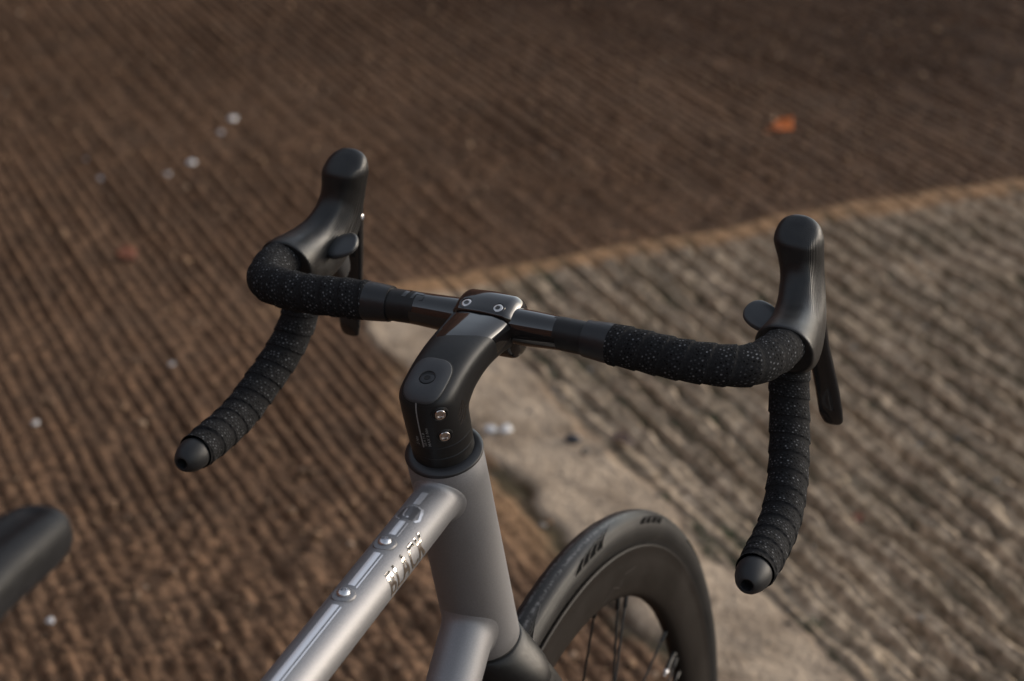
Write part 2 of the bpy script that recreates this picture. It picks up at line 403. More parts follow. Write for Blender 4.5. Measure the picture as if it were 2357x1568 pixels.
def ground_mat():
    k = NT("mud and worn concrete"); b = k.b; co = k.coord()
    def attr(n):
        a = k.n("ShaderNodeAttribute"); a.attribute_name = n; return a.outputs["Fac"]
    n1 = k.n("ShaderNodeTexNoise", Scale=7.0, Detail=7.0, Roughness=0.62); k.l(co, n1.inputs["Vector"])
    n2 = k.n("ShaderNodeTexNoise", Scale=48.0, Detail=5.0, Roughness=0.6); k.l(co, n2.inputs["Vector"])
    n3 = k.n("ShaderNodeTexNoise", Scale=150.0, Detail=3.0); k.l(co, n3.inputs["Vector"])
    mudc = k.ramp(n2.outputs["Fac"], [(0.32, (0.054, 0.0295, 0.0165)), (0.50, (0.136, 0.0755, 0.0425)), (0.68, (0.270, 0.153, 0.087))])
    mudc = k.mix(k.ramp(n1.outputs["Fac"], [(0.42, 0.0), (0.66, 0.55)]), mudc, (0.102, 0.064, 0.041))
    conc = k.ramp(n2.outputs["Fac"], [(0.32, (0.150, 0.106, 0.068)), (0.50, (0.400, 0.298, 0.204)), (0.66, (0.640, 0.490, 0.346))])
    conc = k.mix(k.ramp(n1.outputs["Fac"], [(0.40, 0.0), (0.68, 0.6)]), conc, (0.235, 0.177, 0.116))
    plain = k.ramp(n1.outputs["Fac"], [(0.30, (0.310, 0.232, 0.162)), (0.70, (0.510, 0.392, 0.283))])
    vig_noise = k.n("ShaderNodeTexNoise", Scale=1.3, Detail=5.0); k.l(co, vig_noise.inputs["Vector"])
    vig_x = k.n("ShaderNodeVectorMath", operation='DOT_PRODUCT'); k.l(co, vig_x.inputs[0]); vig_x.inputs[1].default_value = (0.95, -0.30, 0)
    vig_fac = k.ramp(k.math('ADD', k.math('MULTIPLY', vig_x.outputs["Value"], 0.12), k.math('MULTIPLY', vig_noise.outputs["Fac"], 0.5)), [(0.46, 0.0), (0.74, 1.0)])  # vignette darkening painted into the mud: stronger ahead and right, broken by noise
    vig_mud = k.n("ShaderNodeMix", data_type='RGBA', blend_type='MULTIPLY'); k.l(k.math('MULTIPLY', vig_fac, 0.72), vig_mud.inputs[0]); k.l(mudc, vig_mud.inputs[6]); vig_mud.inputs[7].default_value = (.30, .27, .25, 1)
    mudc = vig_mud.outputs[2]
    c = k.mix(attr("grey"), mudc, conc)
    n5 = k.n("ShaderNodeTexNoise", Scale=11.0, Detail=6.0, Roughness=0.6); k.l(co, n5.inputs["Vector"])
    plain = k.mix(k.ramp(n5.outputs["Fac"], [(0.46, 0.0), (0.66, 0.75)]), plain, (0.165, 0.118, 0.080))
    c = k.mix(attr("strip"), c, plain)
    c = k.mix(attr("tan"), c, k.ramp(n2.outputs["Fac"], [(0.3, (0.210, 0.118, 0.058)), (0.7, (0.390, 0.230, 0.122))]))
    moss = k.ramp(n1.outputs["Fac"], [(0.45, (0.062, 0.050, 0.036)), (0.62, (0.046, 0.050, 0.028))])
    c = k.mix(k.math('MULTIPLY', attr("damp"), 0.85), c, moss)
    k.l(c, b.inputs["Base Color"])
    k.l(k.ramp(n3.outputs["Fac"], [(0.3, 0.62), (0.7, 0.9)]), b.inputs["Roughness"])
    b.inputs["Specular IOR Level"].default_value = 0.10
    hh = k.math('ADD', k.math('MULTIPLY', n2.outputs["Fac"], 0.7), k.math('MULTIPLY', n3.outputs["Fac"], 0.5))
    k.bump(hh, 1.0, 0.010)
    return k.m
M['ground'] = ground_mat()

def build_ground():
    g1 = np.arange(300, 5700, 15.0); g2 = np.arange(-1000, 3800, 3.3)
    A, B = np.meshgrid(g1, g2, indexing='ij')
    h, mud, grey, strip, tan, damp, seam = ground_fn(A, B)
    n, m = A.shape
    X = (A * E1[0] + B * E2[0]) / 1000; Y = (A * E1[1] + B * E2[1]) / 1000; Z = h / 1000
    V = np.stack([X, Y, Z], -1).reshape(-1, 3)
    idx = np.arange(n * m).reshape(n, m)
    Q = np.stack([idx[:-1, :-1], idx[:-1, 1:], idx[1:, 1:], idx[1:, :-1]], -1)
    a_, b_ = A[:-1, :-1], B[:-1, :-1]
    reg = np.where(a_ >= 2430, 0, np.where(a_ >= 2356, 1, np.where(b_ < 664, 2, np.where(b_ < 852, 3, 4))))
    names = [("pavement", "far grooved slab covered in brown mud"), ("soil", "tan soil filling the joint across the slipway"),
             ("pavement", "near grooved slab covered in brown mud and clods"), ("path", "plain smooth concrete strip beside the front wheel"),
             ("pavement", "pale grey grooved concrete slab with moss in its grooves")]
    for k, (nm, lab) in enumerate(names):
        q = Q[reg == k].reshape(-1, 4)
        used, inv = np.unique(q, return_inverse=True); q = inv.reshape(-1, 4).astype(np.int32)
        me = bpy.data.meshes.new(nm)
        me.vertices.add(len(used)); me.vertices.foreach_set("co", V[used].astype(np.float32).ravel())
        me.loops.add(len(q) * 4); me.loops.foreach_set("vertex_index", q.ravel())
        me.polygons.add(len(q)); me.polygons.foreach_set("loop_start", np.arange(0, len(q) * 4, 4, dtype=np.int32))
        me.polygons.foreach_set("use_smooth", np.ones(len(q), bool))
        me.update(calc_edges=True)
        for an, arr in (("grey", grey), ("strip", strip), ("tan", tan), ("damp", damp)):
            at = me.attributes.new(an, 'FLOAT', 'POINT'); at.data.foreach_set("value", arr.reshape(-1)[used].astype(np.float32))
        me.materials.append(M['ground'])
        o = bpy.data.objects.new(nm, me); COL.objects.link(o); tag(o, lab, None, None, 'structure')
build_ground()

def build_far_ground():
    k = NT("far mud"); co = k.coord()
    nz = k.n("ShaderNodeTexNoise", Scale=0.9, Detail=8.0); k.l(co, nz.inputs["Vector"])
    k.l(k.ramp(nz.outputs["Fac"], [(0.3, (0.085, 0.055, 0.037)), (0.7, (0.15, 0.10, 0.066))]), k.b.inputs["Base Color"])
    k.b.inputs["Roughness"].default_value = 0.9
    s = 200.0
    make("ground", [(-s, -s, -0.045), (s, -s, -0.045), (s, s, -0.045), (-s, s, -0.045)], [(0, 1, 2, 3)], k.m, None, 0, raw=True)
    o = bpy.data.objects["ground"]; tag(o, "brown muddy ground around the slipway", None, None, 'structure')
build_far_ground()

def ground_z(x, y):
    g = np.array([x * 1000, y * 1000]); h = ground_fn(np.array([g @ E1]), np.array([g @ E2]))[0][0]
    return h / 1000
def gpos(g1, g2):
    p = (E1 * g1 + E2 * g2) / 1000; return float(p[0]), float(p[1]), float(ground_fn(np.array([float(g1)]), np.array([float(g2)]))[0][0]) / 1000

# loose clods and gravel, uncountable
def clods(name, count, seed, rng1, rng2, size, cols, label, power=2.0, keep=None):
    rng = np.random.RandomState(seed)
    bm = bmesh.new(); bmesh.ops.create_icosphere(bm, subdivisions=1, radius=1.0)
    bv = np.array([v.co[:] for v in bm.verts]); bf = np.array([[v.index for v in f.verts] for f in bm.faces]); bm.free()
    a = rng.uniform(*rng1, count); b = rng.uniform(*rng2, count)
    if keep is not None:
        kq = keep(a, b) > rng.rand(count); a, b = a[kq], b[kq]; count = len(a)
    h = ground_fn(a, b)[0]
    s = size[0] + (size[1] - size[0]) * rng.rand(count) ** power
    V = bv[None] * (1 + .35 * (rng.rand(count, len(bv), 1) - .5)) * s[:, None, None] * rng.uniform(.65, 1.2, (count, 1, 3))
    P = np.stack([(a * E1[0] + b * E2[0]), (a * E1[1] + b * E2[1]), h + s * .3], -1)
    V = (V + P[:, None]) / 1000; F = bf[None] + (np.arange(count) * len(bv))[:, None, None]
    k = NT(name); co = k.coord()
    nz = k.n("ShaderNodeTexWhiteNoise", noise_dimensions='3D')
    sn = k.n("ShaderNodeVectorMath", operation='SNAP'); sn.inputs[1].default_value = (.02, .02, .05); k.l(co, sn.inputs[0]); k.l(sn.outputs[0], nz.inputs["Vector"])
    k.l(k.ramp(nz.outputs["Value"], cols), k.b.inputs["Base Color"]); k.b.inputs["Roughness"].default_value = .85
    n2 = k.n("ShaderNodeTexNoise", Scale=260.0, Detail=4.0); k.l(co, n2.inputs["Vector"]); k.bump(n2.outputs["Fac"], 1.0, .002)
    o = make(name, V.reshape(-1, 3), F.reshape(-1, 3), k.m, None, 60, raw=True); tag(o, label, None, None, 'stuff'); return o
_mudcol = [(0.0, (0.055, 0.031, 0.017)), (0.5, (0.13, 0.072, 0.037)), (0.93, (0.22, 0.13, 0.070)), (1.0, (0.28, 0.20, 0.14))]
clods("clods", 9000, 3, (500, 5300), (-700, 3500), (2.5, 10), _mudcol, "loose brown clods of mud on the grooved slabs",
      3.0, lambda a, b: ground_fn(a, b)[1] * (.55 + .45 * (1 - sstep(a, 1400, 2200))) * (1 - .8 * ground_fn(a, b)[4]))
clods("gravel", 1500, 8, (400, 2360), (640, 3000), (2.5, 8), [(0.0, (0.06, 0.05, 0.042)), (0.6, (0.20, 0.17, 0.14)), (1.0, (0.34, 0.30, 0.26))],
      "grit lying in the grooves of the grey slab", 3.0, lambda a, b: .15 + ground_fn(a, b)[5])

def moss_tufts():
    rng = np.random.RandomState(12); V, F = [], []
    a = rng.uniform(500, 2360, 9000); b = rng.uniform(630, 2800, 9000)
    g = ground_fn(a, b); kq = (g[5] > .55) & (fbm(a, b, 160, 131, 2) > .56); a, b, h = a[kq][:650], b[kq][:650], g[0][kq][:650]
    for x, y, z in zip(a, b, h):
        c = np.array([x * E1[0] + y * E2[0], x * E1[1] + y * E2[1], z])
        for j in range(9):
            t = rng.uniform(0, 6.28); l = rng.uniform(5, 13); w = rng.uniform(1.0, 2.2); p = c + np.array([*rng.normal(0, 6, 2), -1])
            d = np.array([math.cos(t), math.sin(t), 0]); q = np.array([-d[1], d[0], 0]) * w
            i = len(V); V += [p - q, p + q, p + d * l * .35 + [0, 0, l * .7] + q * .7, p + d * l * .35 + [0, 0, l * .7] - q * .7, p + d * l * .8 + [0, 0, l * .9]]
            F += [(i, i + 1, i + 2, i + 3), (i + 3, i + 2, i + 4)]
    m_ = mat("moss green", (0.045, 0.055, 0.022), .8, noise=(30, .4))
    o = make("moss", np.array(V) / 1000, F, m_, None, 60, raw=True); tag(o, "small tufts of moss in the slab grooves", None, None, 'stuff')
moss_tufts()

# unseen bank added for the dark surroundings, set close to block the sky (it darkens the ground ahead and shows in the glossy parts)
def added_bank():
    n, m = 96, 24; V = []; rng = np.random.RandomState(4)
    az = np.linspace(R(2), R(228), n)
    for i, a in enumerate(az):
        edge = float(sstep(np.array(i / 16.0), 0, 1) * sstep(np.array((n - 1 - i) / 16.0), 0, 1))
        for j in range(m):
            t = j / (m - 1); fr = max(0.0, math.cos((a - R(45)) / 1.5)) ** .5 if abs(a - R(45)) < R(135) else 0.0
            d = 6.3 + 3.2 * (1 - fr) + (9 + 11 * (1 - fr)) * t
            hgt = edge * (10.5 * float(sstep(np.array(t), 0, .75)) + (1.6 * fbm(np.array([a * 9000.]), np.array([t * 6000.]), 1600, 9, 4)[0]) * t) - .1
            V.append((d * math.cos(a), d * math.sin(a), float(hgt)))
    F = [(i * m + j, (i + 1) * m + j, (i + 1) * m + j + 1, i * m + j + 1) for i in range(n - 1) for j in range(m - 1)]
    mm = mat("rust brown sky-blocking bank", (0.085, 0.034, 0.018), .95, noise=(1.2, .55), bump=(3, .25))
    o = make("sky_blocking_bank", V, F, mm, None, 60, raw=True); tag(o, "unseen rust brown bank added around the slipway to block the sky", None, None, 'structure')
added_bank()

# ------------------------------------------------------------------ the bicycle
bike = empty("bicycle", (0.2248, -0.0026, 0.0), "grey metallic gravel bicycle with black drop handlebar and deep black front wheel", "bicycle")
_inv = None
def part(o):
    o.parent = bike; o.matrix_parent_inverse = Matrix.Translation(-bike.location); return o

HR = 27.4
def into_head_tube(A, t, r, end, n=48, fillet=3.4):
    """tube leaving the head tube along t with a smoothed weld fillet"""
    t, n1, n2 = basis(t); A = np.asarray(A, float); rings = []
    prof = [(-1.5, fillet + .6), (0.0, fillet), (.8, fillet * .62), (1.8, fillet * .34), (3.4, fillet * .13), (6, fillet * .03), (9, 0)]
    th = np.linspace(0, 2 * np.pi, n, endpoint=False)
    for d, ex in prof:
        ring = []
        for a in th:
            o = A + (r + ex) * (math.cos(a) * n1 + math.sin(a) * n2)
            om = o - UD * (o @ UD); tm = t - UD * (t @ UD)          # 2-D problem across the axis
            a2, b2, c2 = tm @ tm, 2 * om @ tm, om @ om - HR ** 2
            disc = max(b2 * b2 - 4 * a2 * c2, 0); s = (-b2 + math.sqrt(disc)) / (2 * a2)
            ring.append(o + t * (s + d))
        rings.append(ring)
    rings.append([A + t * end + r * (math.cos(a) * n1 + math.sin(a) * n2) for a in th])
    return loft(rings)

TTS = R(4.57); TT_R = 16.6
TT_T = np.array([-math.cos(TTS), 0, -math.sin(TTS)]); TT_N = np.array([-math.sin(TTS), 0, math.cos(TTS)])
TT_A = np.array([-102.0, 0, -20.6]) - TT_N * TT_R                   # centre line under the front bolt
TT_A = TT_A - TT_T * 100
BB = np.array([-414.0, 0, -596.0]); ST_D = np.array([-math.cos(R(73.3)), 0, math.sin(R(73.3))])
ht = part(make("head_tube", *lathe([0, 0, 0], UD, [(0.0, 25.0), (0.0, 27.0), (.6, 27.4), (20, 27.4), (HL - 10, 27.6), (HL - 1, 27.6), (HL, 27.0), (HL, 24.0)], 72), 'frame'))
tt = part(make("top_tube", *into_head_tube(TT_A, TT_T, TT_R, 610), 'frame'))
DT0 = UD * 150.0; dtv = BB - DT0
dt = part(make("down_tube", *into_head_tube(DT0, dtv, 20.0, np.linalg.norm(dtv)), 'frame'))
part(make("seat_tube", *lathe(BB, ST_D, [(0, 17), (545, 17), (547, 16)], 32), 'frame'))
part(make("bottom_bracket", *lathe(BB + YL * 36, -YL, [(0, 20), (0, 22), (72, 22), (72, 20)], 32), 'frame'))
RA = BB + np.array([-418.0, 0, 72.0])
for s in (1, -1):
    part(make("chain_stay", *tube(catmull([BB + [-15, s * 22, 0], BB + [-140, s * 34, 22], RA + [0, s * 68, 0]], 8), np.linspace(11, 7, 17), 14), 'frame'))
    part(make("seat_stay", *tube([BB + ST_D * 520 + YL * s * 14, BB + ST_D * 470 + [-35, s * 34, 0], RA + [0, s * 68, 0]], 7.5, 14), 'frame'))
part(make("seat_post", *lathe(BB + ST_D * 535, ST_D, [(0, 13.6), (240, 13.6)], 24), 'satin'))
part(make("headset_cover", *lathe(ab(0, 0), -UD, [(0.05, 24), (.05, 27.2), (.6, 27.9), (1.8, 28.0), (3.0, 27.3), (4.2, 24.6), (5.0, 22.5), (5.0, 18)], 72), 'anod'))

def on_tube(s, ang, lift=0.0):
    """point on the top tube: s mm from the front bolt towards the saddle, ang from the right-hand side upwards"""
    c = TT_A + TT_T * (100 + s); r = TT_R + lift
    return c + r * (math.sin(ang) * TT_N - math.cos(ang) * YL)
def tube_patch(name, s0, s1, a0, a1, material, lift=.22, ns=None):
    ns = ns or max(2, int(abs(s1 - s0) / 4)); na = max(3, int(abs(a1 - a0) / .08)) + 1
    V = [on_tube(s, a, lift) for s in np.linspace(s0, s1, ns + 1) for a in np.linspace(a0, a1, na)]
    F = [(i * na + j, (i + 1) * na + j, (i + 1) * na + j + 1, i * na + j + 1) for i in range(ns) for j in range(na - 1)]
    o = make(name, V, F, material, tt, 60)
    return o
H90 = math.pi / 2
def deg_w(mm): return mm / TT_R
for s0, s1 in ((-67, -51), (-29, -11), (12, 53), (76, 420)):
    tube_patch("stripe", s0, s1, H90 - deg_w(2.7), H90 + deg_w(2.3), 'stripe')
for s0, s1 in ((-29, -11), (12, 53), (76, 420)):
    tube_patch("thin_stripe", s0 + 1, s1 + 1, H90 - deg_w(4.9), H90 - deg_w(3.9), 'stripe')
def emblem():
    """round badge on the top tube, drawn as thin raised rings and bars"""
    mb = MB(); c = -40.0
    def strip(pts, w):
        for (p, q) in zip(pts[:-1], pts[1:]):
            d = np.array(q) - np.array(p); L = np.hypot(*d); nrm = np.array([-d[1], d[0]]) / L * w / 2
            k = max(1, int(L / 1.2)); V = []
            for t in np.linspace(0, 1, k + 1):
                m_ = np.array(p) + d * t
                for e in (m_ - nrm, m_ + nrm): V.append(on_tube(c + e[0], H90 + e[1] / TT_R, .24))
            mb.add(V, [(2 * i, 2 * i + 1, 2 * i + 3, 2 * i + 2) for i in range(k)])
    arc = lambda r, a0, a1: [(r * math.cos(t), r * math.sin(t)) for t in np.linspace(a0, a1, 14)]
    strip(arc(9.2, R(20), R(75)), 1.3); strip(arc(9.2, R(-160), R(-105)), 1.3)
    strip(arc(9.2, R(100), R(200)), .7)
    strip([(-8.2, -6.5), (4.0, -9.6), (8.2, -7.4)], 1.9)
    strip([(-5.0, 3.6), (3.0, 3.2), (5.0, 1.5)], 1.2); strip([(4.3, -1.0), (6.0, -1.0)], 1.8)
    mb.build("emblem", 'stripe', tt, 60)
    tube_patch("emblem_disc", c - 7.6, c + 7.6, H90 - deg_w(5.6), H90 + deg_w(7.0), 'logo', .12)
emblem()

def text_mesh(body, size, xscale, shear=0.0, offset=0.0):
    cu = bpy.data.curves.new("lettering", 'FONT'); cu.body = body; cu.size = size; cu.shear = shear; cu.offset = offset
    cu.resolution_u = 4; cu.align_x = 'CENTER'; cu.align_y = 'CENTER'; cu.space_character = 1.08
    o = bpy.data.objects.new("lettering", cu); COL.objects.link(o)
    dg = bpy.context.evaluated_depsgraph_get(); me = bpy.data.meshes.new_from_object(o.evaluated_get(dg))
    bpy.data.objects.remove(o); bpy.data.curves.remove(cu)
    bm = bmesh.new(); bm.from_mesh(me); bpy.data.meshes.remove(me)
    for v in bm.verts: v.co.x *= xscale
    lo = min(v.co.y for v in bm.verts); hi = max(v.co.y for v in bm.verts)
    for y in np.arange(lo + .8, hi, .8):
        bmesh.ops.bisect_plane(bm, geom=bm.verts[:] + bm.edges[:] + bm.faces[:], plane_co=(0, y, 0), plane_no=(0, 1, 0))
    bm.verts.ensure_lookup_table()
    V = np.array([v.co[:] for v in bm.verts]); F = [[v.index for v in f.verts] for f in bm.faces]; bm.free(); return V, F
def black_lettering():
    V, F = text_mesh("BLACK", 26, .56, .10, .4)
    w = V[:, 0].max() - V[:, 0].min(); V[:, 0] *= 57 / w; hgt = V[:, 1].max() - V[:, 1].min(); V[:, 1] *= 18.5 / hgt
    V[:, 0] -= (V[:, 0].max() + V[:, 0].min()) / 2
    # read from the right: letters run forward, their heads up
    P = [on_tube(1.0 - x, R(9) + y / TT_R, .25) for x, y, _ in V]
    make("lettering", P, F, 'mirror', tt, 60)
black_lettering()

def button_bolt(name, c, ax, r, h, parent, material, sock=.45):
    """domed bolt head with a recessed hex socket"""
    t, n1, n2 = basis(ax); c = np.asarray(c, float)
    V, F = lathe(c, ax, [(-1.0, r * .95), (0, r), (h * .35, r * .98), (h * .72, r * .82), (h, r * .56), (h, r * sock), (h * .35, r * sock * .95)], 28)
    o = make(name, V, F, material, parent)
    a = [c + t * (h * .4) + r * sock * .9 * (math.cos(x) * n1 + math.sin(x) * n2) for x in np.linspace(0, 2 * np.pi, 6, endpoint=False)]
    make("hex_socket", a, [tuple(range(6))], 'socket', o, 0) if parent is bike else None
    return o
for s in (0, 64):
    c = on_tube(s, H90)
    make("bolt_boss", *lathe(c - TT_N * 1, TT_N, [(0, 8.2), (1.2, 7.8), (1.9, 6.6), (2.0, 5)], 32), 'frame', tt)
    button_bolt("bolt", c + TT_N * .9, TT_N, 4.7, 2.9, tt, 'silver')

# ---- stem
def interp_keys(keys, m):
    K = np.array(keys, float); Q = np.vstack([K[0], K, K[-1]]); out = []
    for x in np.linspace(0, len(K) - 1, m):
        i = min(int(x), len(K) - 2); f = x - i; a, b, c, d = Q[i], Q[i + 1], Q[i + 2], Q[min(i + 3, len(Q) - 1)]
        out.append(.5 * (2 * b + (c - a) * f + (2 * a - 5 * b + 4 * c - d) * f * f + (3 * b - a - 3 * c + d) * f ** 3))
    return out
def stem():
    keys = [(-22.4, 24.2, 22.4, 24.2, 22.4, 2.02), (-22.7, 36, 22.4, 28, 22.2, 2.1), (-22.7, 48, 22.8, 31, 21.8, 2.25), (-21.9, 58, 23.8, 33, 21.5, 2.5), (-19.4, 64.6, 25, 35, 21.5, 2.9),
            (-13.5, 68.4, 27, 36.5, 21.5, 3.1), (-4, 70.4, 30, 37.8, 21.5, 3.1), (12, 72.4, 36, 38.3, 21.6, 3.0), (30, 72.4, 46, 38, 21.8, 2.9), (48, 70.0, 58, 36, 22.2, 2.9), (64, 66.2, 70, 33.2, 23.0, 3.0), (79.6, 61.6, 79.6, 30.5, 24.0, 3.3)]
    n = 72; th = np.linspace(0, 2 * np.pi, n, endpoint=False); rings = []
    for k in interp_keys(keys, 100):
        o, i_, w, e = k[:2], k[2:4], k[4], max(k[5], 2.0); c, h = (o + i_) / 2, (o - i_) / 2
        cs, sn = np.cos(th), np.sin(th); ex = np.sign(cs) * np.abs(cs) ** (2 / e); ey = np.sign(sn) * np.abs(sn) ** (2 / e)
        rings.append([st(ab(c[0] + h[0] * ex[j], c[1] + h[1] * ex[j], w * ey[j])) for j in range(n)])
    V, F = loft(rings); inv = np.linalg.inv(ST); gl = []
    for v_ in V:
        p = np.asarray(v_) @ inv.T; a, b, y = p @ VF, -(p @ UD), p[1]
        edge = np.interp(y, [-24, -16, -6, 4, 12.5, 17, 24], [60, 52, 46.5, 43.5, 40, 45.5, 55])
        gl.append(min(a - edge, b - 46))
    o = part(make("stem", V, F, 'stem', None, 38))
    at = o.data.attributes.new("gloss", 'FLOAT', 'POINT'); mw = np.zeros(len(o.data.vertices)); W_ = to_world(V)
    key = {tuple(np.round(w, 5)): g for w, g in zip(W_, gl)}
    at.data.foreach_set("value", np.array([key.get(tuple(np.round(np.array(v.co), 5)), 0.0) for v in o.data.vertices], np.float32))
    return o
stem_o = stem()
def ring_ab(b0, b1, r, name, mname, bev=.5):
    part(make(name, *[x if i else [st(p) for p in x] for i, x in enumerate(lathe(ab(0, b0), -UD, [(0, r - bev), (bev, r), (b1 - b0 - bev, r), (b1 - b0, r - bev)], 56))], mname))
ring_ab(4.2, 13.6, 22.0, "spacer", 'satin'); ring_ab(13.9, 23.9, 22.3, "spacer", 'satin')
_tree = BVHTree.FromPolygons([tuple(v.co) for v in stem_o.data.vertices], [tuple(q.vertices) for q in stem_o.data.polygons])
def on_stem(P, d, lift=.25):
    """drop a point (bicycle frame, mm) along d on to the stem; returns it lifted off the surface, and the normal"""
    d = np.asarray(d, float) / np.linalg.norm(d); o = to_world(np.asarray(P) - d * 60)
    hit, nr, _, _ = _tree.ray_cast(Vector(o), Vector(d))
    if hit is None: return np.asarray(P, float), -d
    nr = np.array(nr); nr = -nr if nr @ d > 0 else nr
    return np.array(hit) * 1000 - [0, 0, ZG] + nr * lift, nr
def stem_details():
    # top cap: a rounded plate let into the top of the stem
    down = st(UD); e = superellipse(56, 3.2); rings = []
    def P(x, y, dz):
        a = -2.0 + x * 18.2; p, nr = on_stem(st(ab(a, 75, y * 14.8)), down, 0)
        return p + st(-UD) * dz
    n = 56; cir = [(math.cos(2 * math.pi * i / n), 1.23 * math.sin(2 * math.pi * i / n)) for i in range(n)]
    for k, dz in ((1.0, -1.5), (1.0, .55), (.985, .85), (.955, 1.0), (.70, 1.0), (.35, 1.0), (.325, .8), (.31, -1.0), (.02, -1.0)):
        rings.append([P(k * (e[0][i] if k > .6 else cir[i][0]), k * (e[1][i] if k > .6 else cir[i][1]), dz) for i in range(n)])
    make("top_cap", *loft(rings), 'cap', stem_o, 35)
    g = [[P(k * e[0][i], k * e[1][i], dz) for i in range(n)] for k, dz in ((1.0, .30), (1.055, .12))]
    make("cap_gap", *loft(g, True, False, False), 'hole', stem_o)
    c = P(0, 0, 0); t = st(-UD)
    cb = make("cap_bolt", *lathe(c, t, [(-.8, 5.2), (.25, 5.2), (.5, 4.8), (.5, 2.4), (-.4, 2.2)], 28), 'anod', stem_o)
    make("hex_socket", *lathe(c + t * .35, t, [(0, 2.2), (.2, 2.3)], 6), 'hole', cb)
    # two pinch bolts in round recesses on the right rear of the clamp
    for a0, b0 in ((-30, 55.0), (-30, 35.0)):
        d = st(ab(-.83, .06, -.56)); d /= np.linalg.norm(d)
        c, nr = on_stem(st(ab(-16.6, b0, -13.6)), -d, 0); d = d * .45 + nr * .55; d /= np.linalg.norm(d)
        make("bolt_recess", *lathe(c - d * 1.2, d, [(0, 6.0), (1.3, 5.9), (1.7, 5.2), (1.3, 4.5), (-2, 4.3)], 30), 'satin', stem_o)
        make("pinch_bolt", *lathe(c - d * .9, d, [(0, 4.1), (1.6, 4.1), (2.4, 3.7), (2.6, 2.5), (1.0, 2.1)], 28), 'steel', stem_o)
    # slit at the back
    V = []; fwd = st(VF)
    for b_ in np.linspace(24.6, 63.5, 20):
        for y in (-.5, .5): V.append(on_stem(st(ab(-20, b_, y + 1.2)), fwd, .18)[0])
    make("slit", V, [(2 * i, 2 * i + 1, 2 * i + 3, 2 * i + 2) for i in range(19)], 'print', stem_o)
    # tone-on-tone gloss strokes on the right side of the clamp
    mb = MB(); right = st(YL)
    for k, (a0, b0, a1, b1) in enumerate(((-6, 45, 2, 52), (-6.5, 41, 4, 50), (-6.5, 36.5, 5, 46), (-1, 37, 6, 43))):
        q = np.array([a1 - a0, b1 - b0]); q = q / np.hypot(*q); w = np.array([-q[1], q[0]]) * .75; V2 = []
        for x in np.linspace(0, 1, 6):
            m_ = np.array([a0 + (a1 - a0) * x, b0 + (b1 - b0) * x])
            for u_ in (m_ - w, m_ + w): V2.append(on_stem(st(ab(u_[0], u_[1], -20)), right, .12)[0])
        mb.add(V2, [(2 * i, 2 * i + 1, 2 * i + 3, 2 * i + 2) for i in range(5)])
    mb.build("stem_mark", 'gloss', stem_o, 60)
stem_details()
def rear_print():
    """small torque figures printed up the back of the stem"""
    fwd = st(VF)
    for txt, yc, size, span in (("5 Nm", 5.0, 3.0, 7.5), ("25.4 31.8", -.9, 2.0, 12), ("MAX 5 Nm", -4.0, 2.2, 17)):
        V, F = text_mesh(txt, 10, 1.0, 0, .12); w = V[:, 0].max() - V[:, 0].min()
        P = [on_stem(st(ab(-20, 26.5 + (x - V[:, 0].min()) / w * span, yc + y * size / 8)), fwd, .2)[0] for x, y, _ in V]
        make("printed_scale", P, F, 'print', stem_o, 60)
rear_print()

def faceplate():
    prof = [(80.8, 59.5), (82.2, 62.6), (88, 63.6), (97, 63.6), (105, 61.4), (111.5, 55.5), (115, 46), (115, 34), (111.5, 23), (104, 14.5), (95, 13.0), (87, 17), (82.6, 25), (81.0, 36), (80.8, 48)]
    o = catmull(np.array([(a, b, 0) for a, b in prof + prof[:1]]), 5)[:-1, :2]
    cen = np.array([95.0, 41.0]); rings = []; W, rr = 24.2, 9.0
    for d in np.linspace(-90, 90, 21):
        ph = R(d); k = 1 - rr * (1 - math.cos(ph)) * .9 / 20
        y = math.copysign(W - rr + rr * abs(math.sin(ph)), d) if d else 0
        q = cen + (o - cen) * k; q[:, 1] += -.003 * y * y * (o[:, 1] > 45)
        rings.append([st(ab(q[i, 0], q[i, 1], y)) for i in range(len(o))])
    fp = part(make("faceplate", *loft(rings), 'gloss', None, 40))
    for y in (12.5, -12.0):
        c = st(ab(87.6, 62.6, y)); d = st(ab(-.12, 1.0) - ab(0, 0)); d = d / np.linalg.norm(d)
        make("bolt_recess", *lathe(c - d * .6, d, [(0, 5.5), (.8, 5.2), (.85, 4.5), (-.6, 4.3)], 30), 'gloss', fp)
        make("clamp_bolt", *lathe(c - d * .6, d, [(-.6, 4.25), (.2, 4.2), (.95, 3.5), (1.2, 2.7), (1.2, 1.9), (.0, 1.7)], 28), 'steel', fp)
    return fp
faceplate()

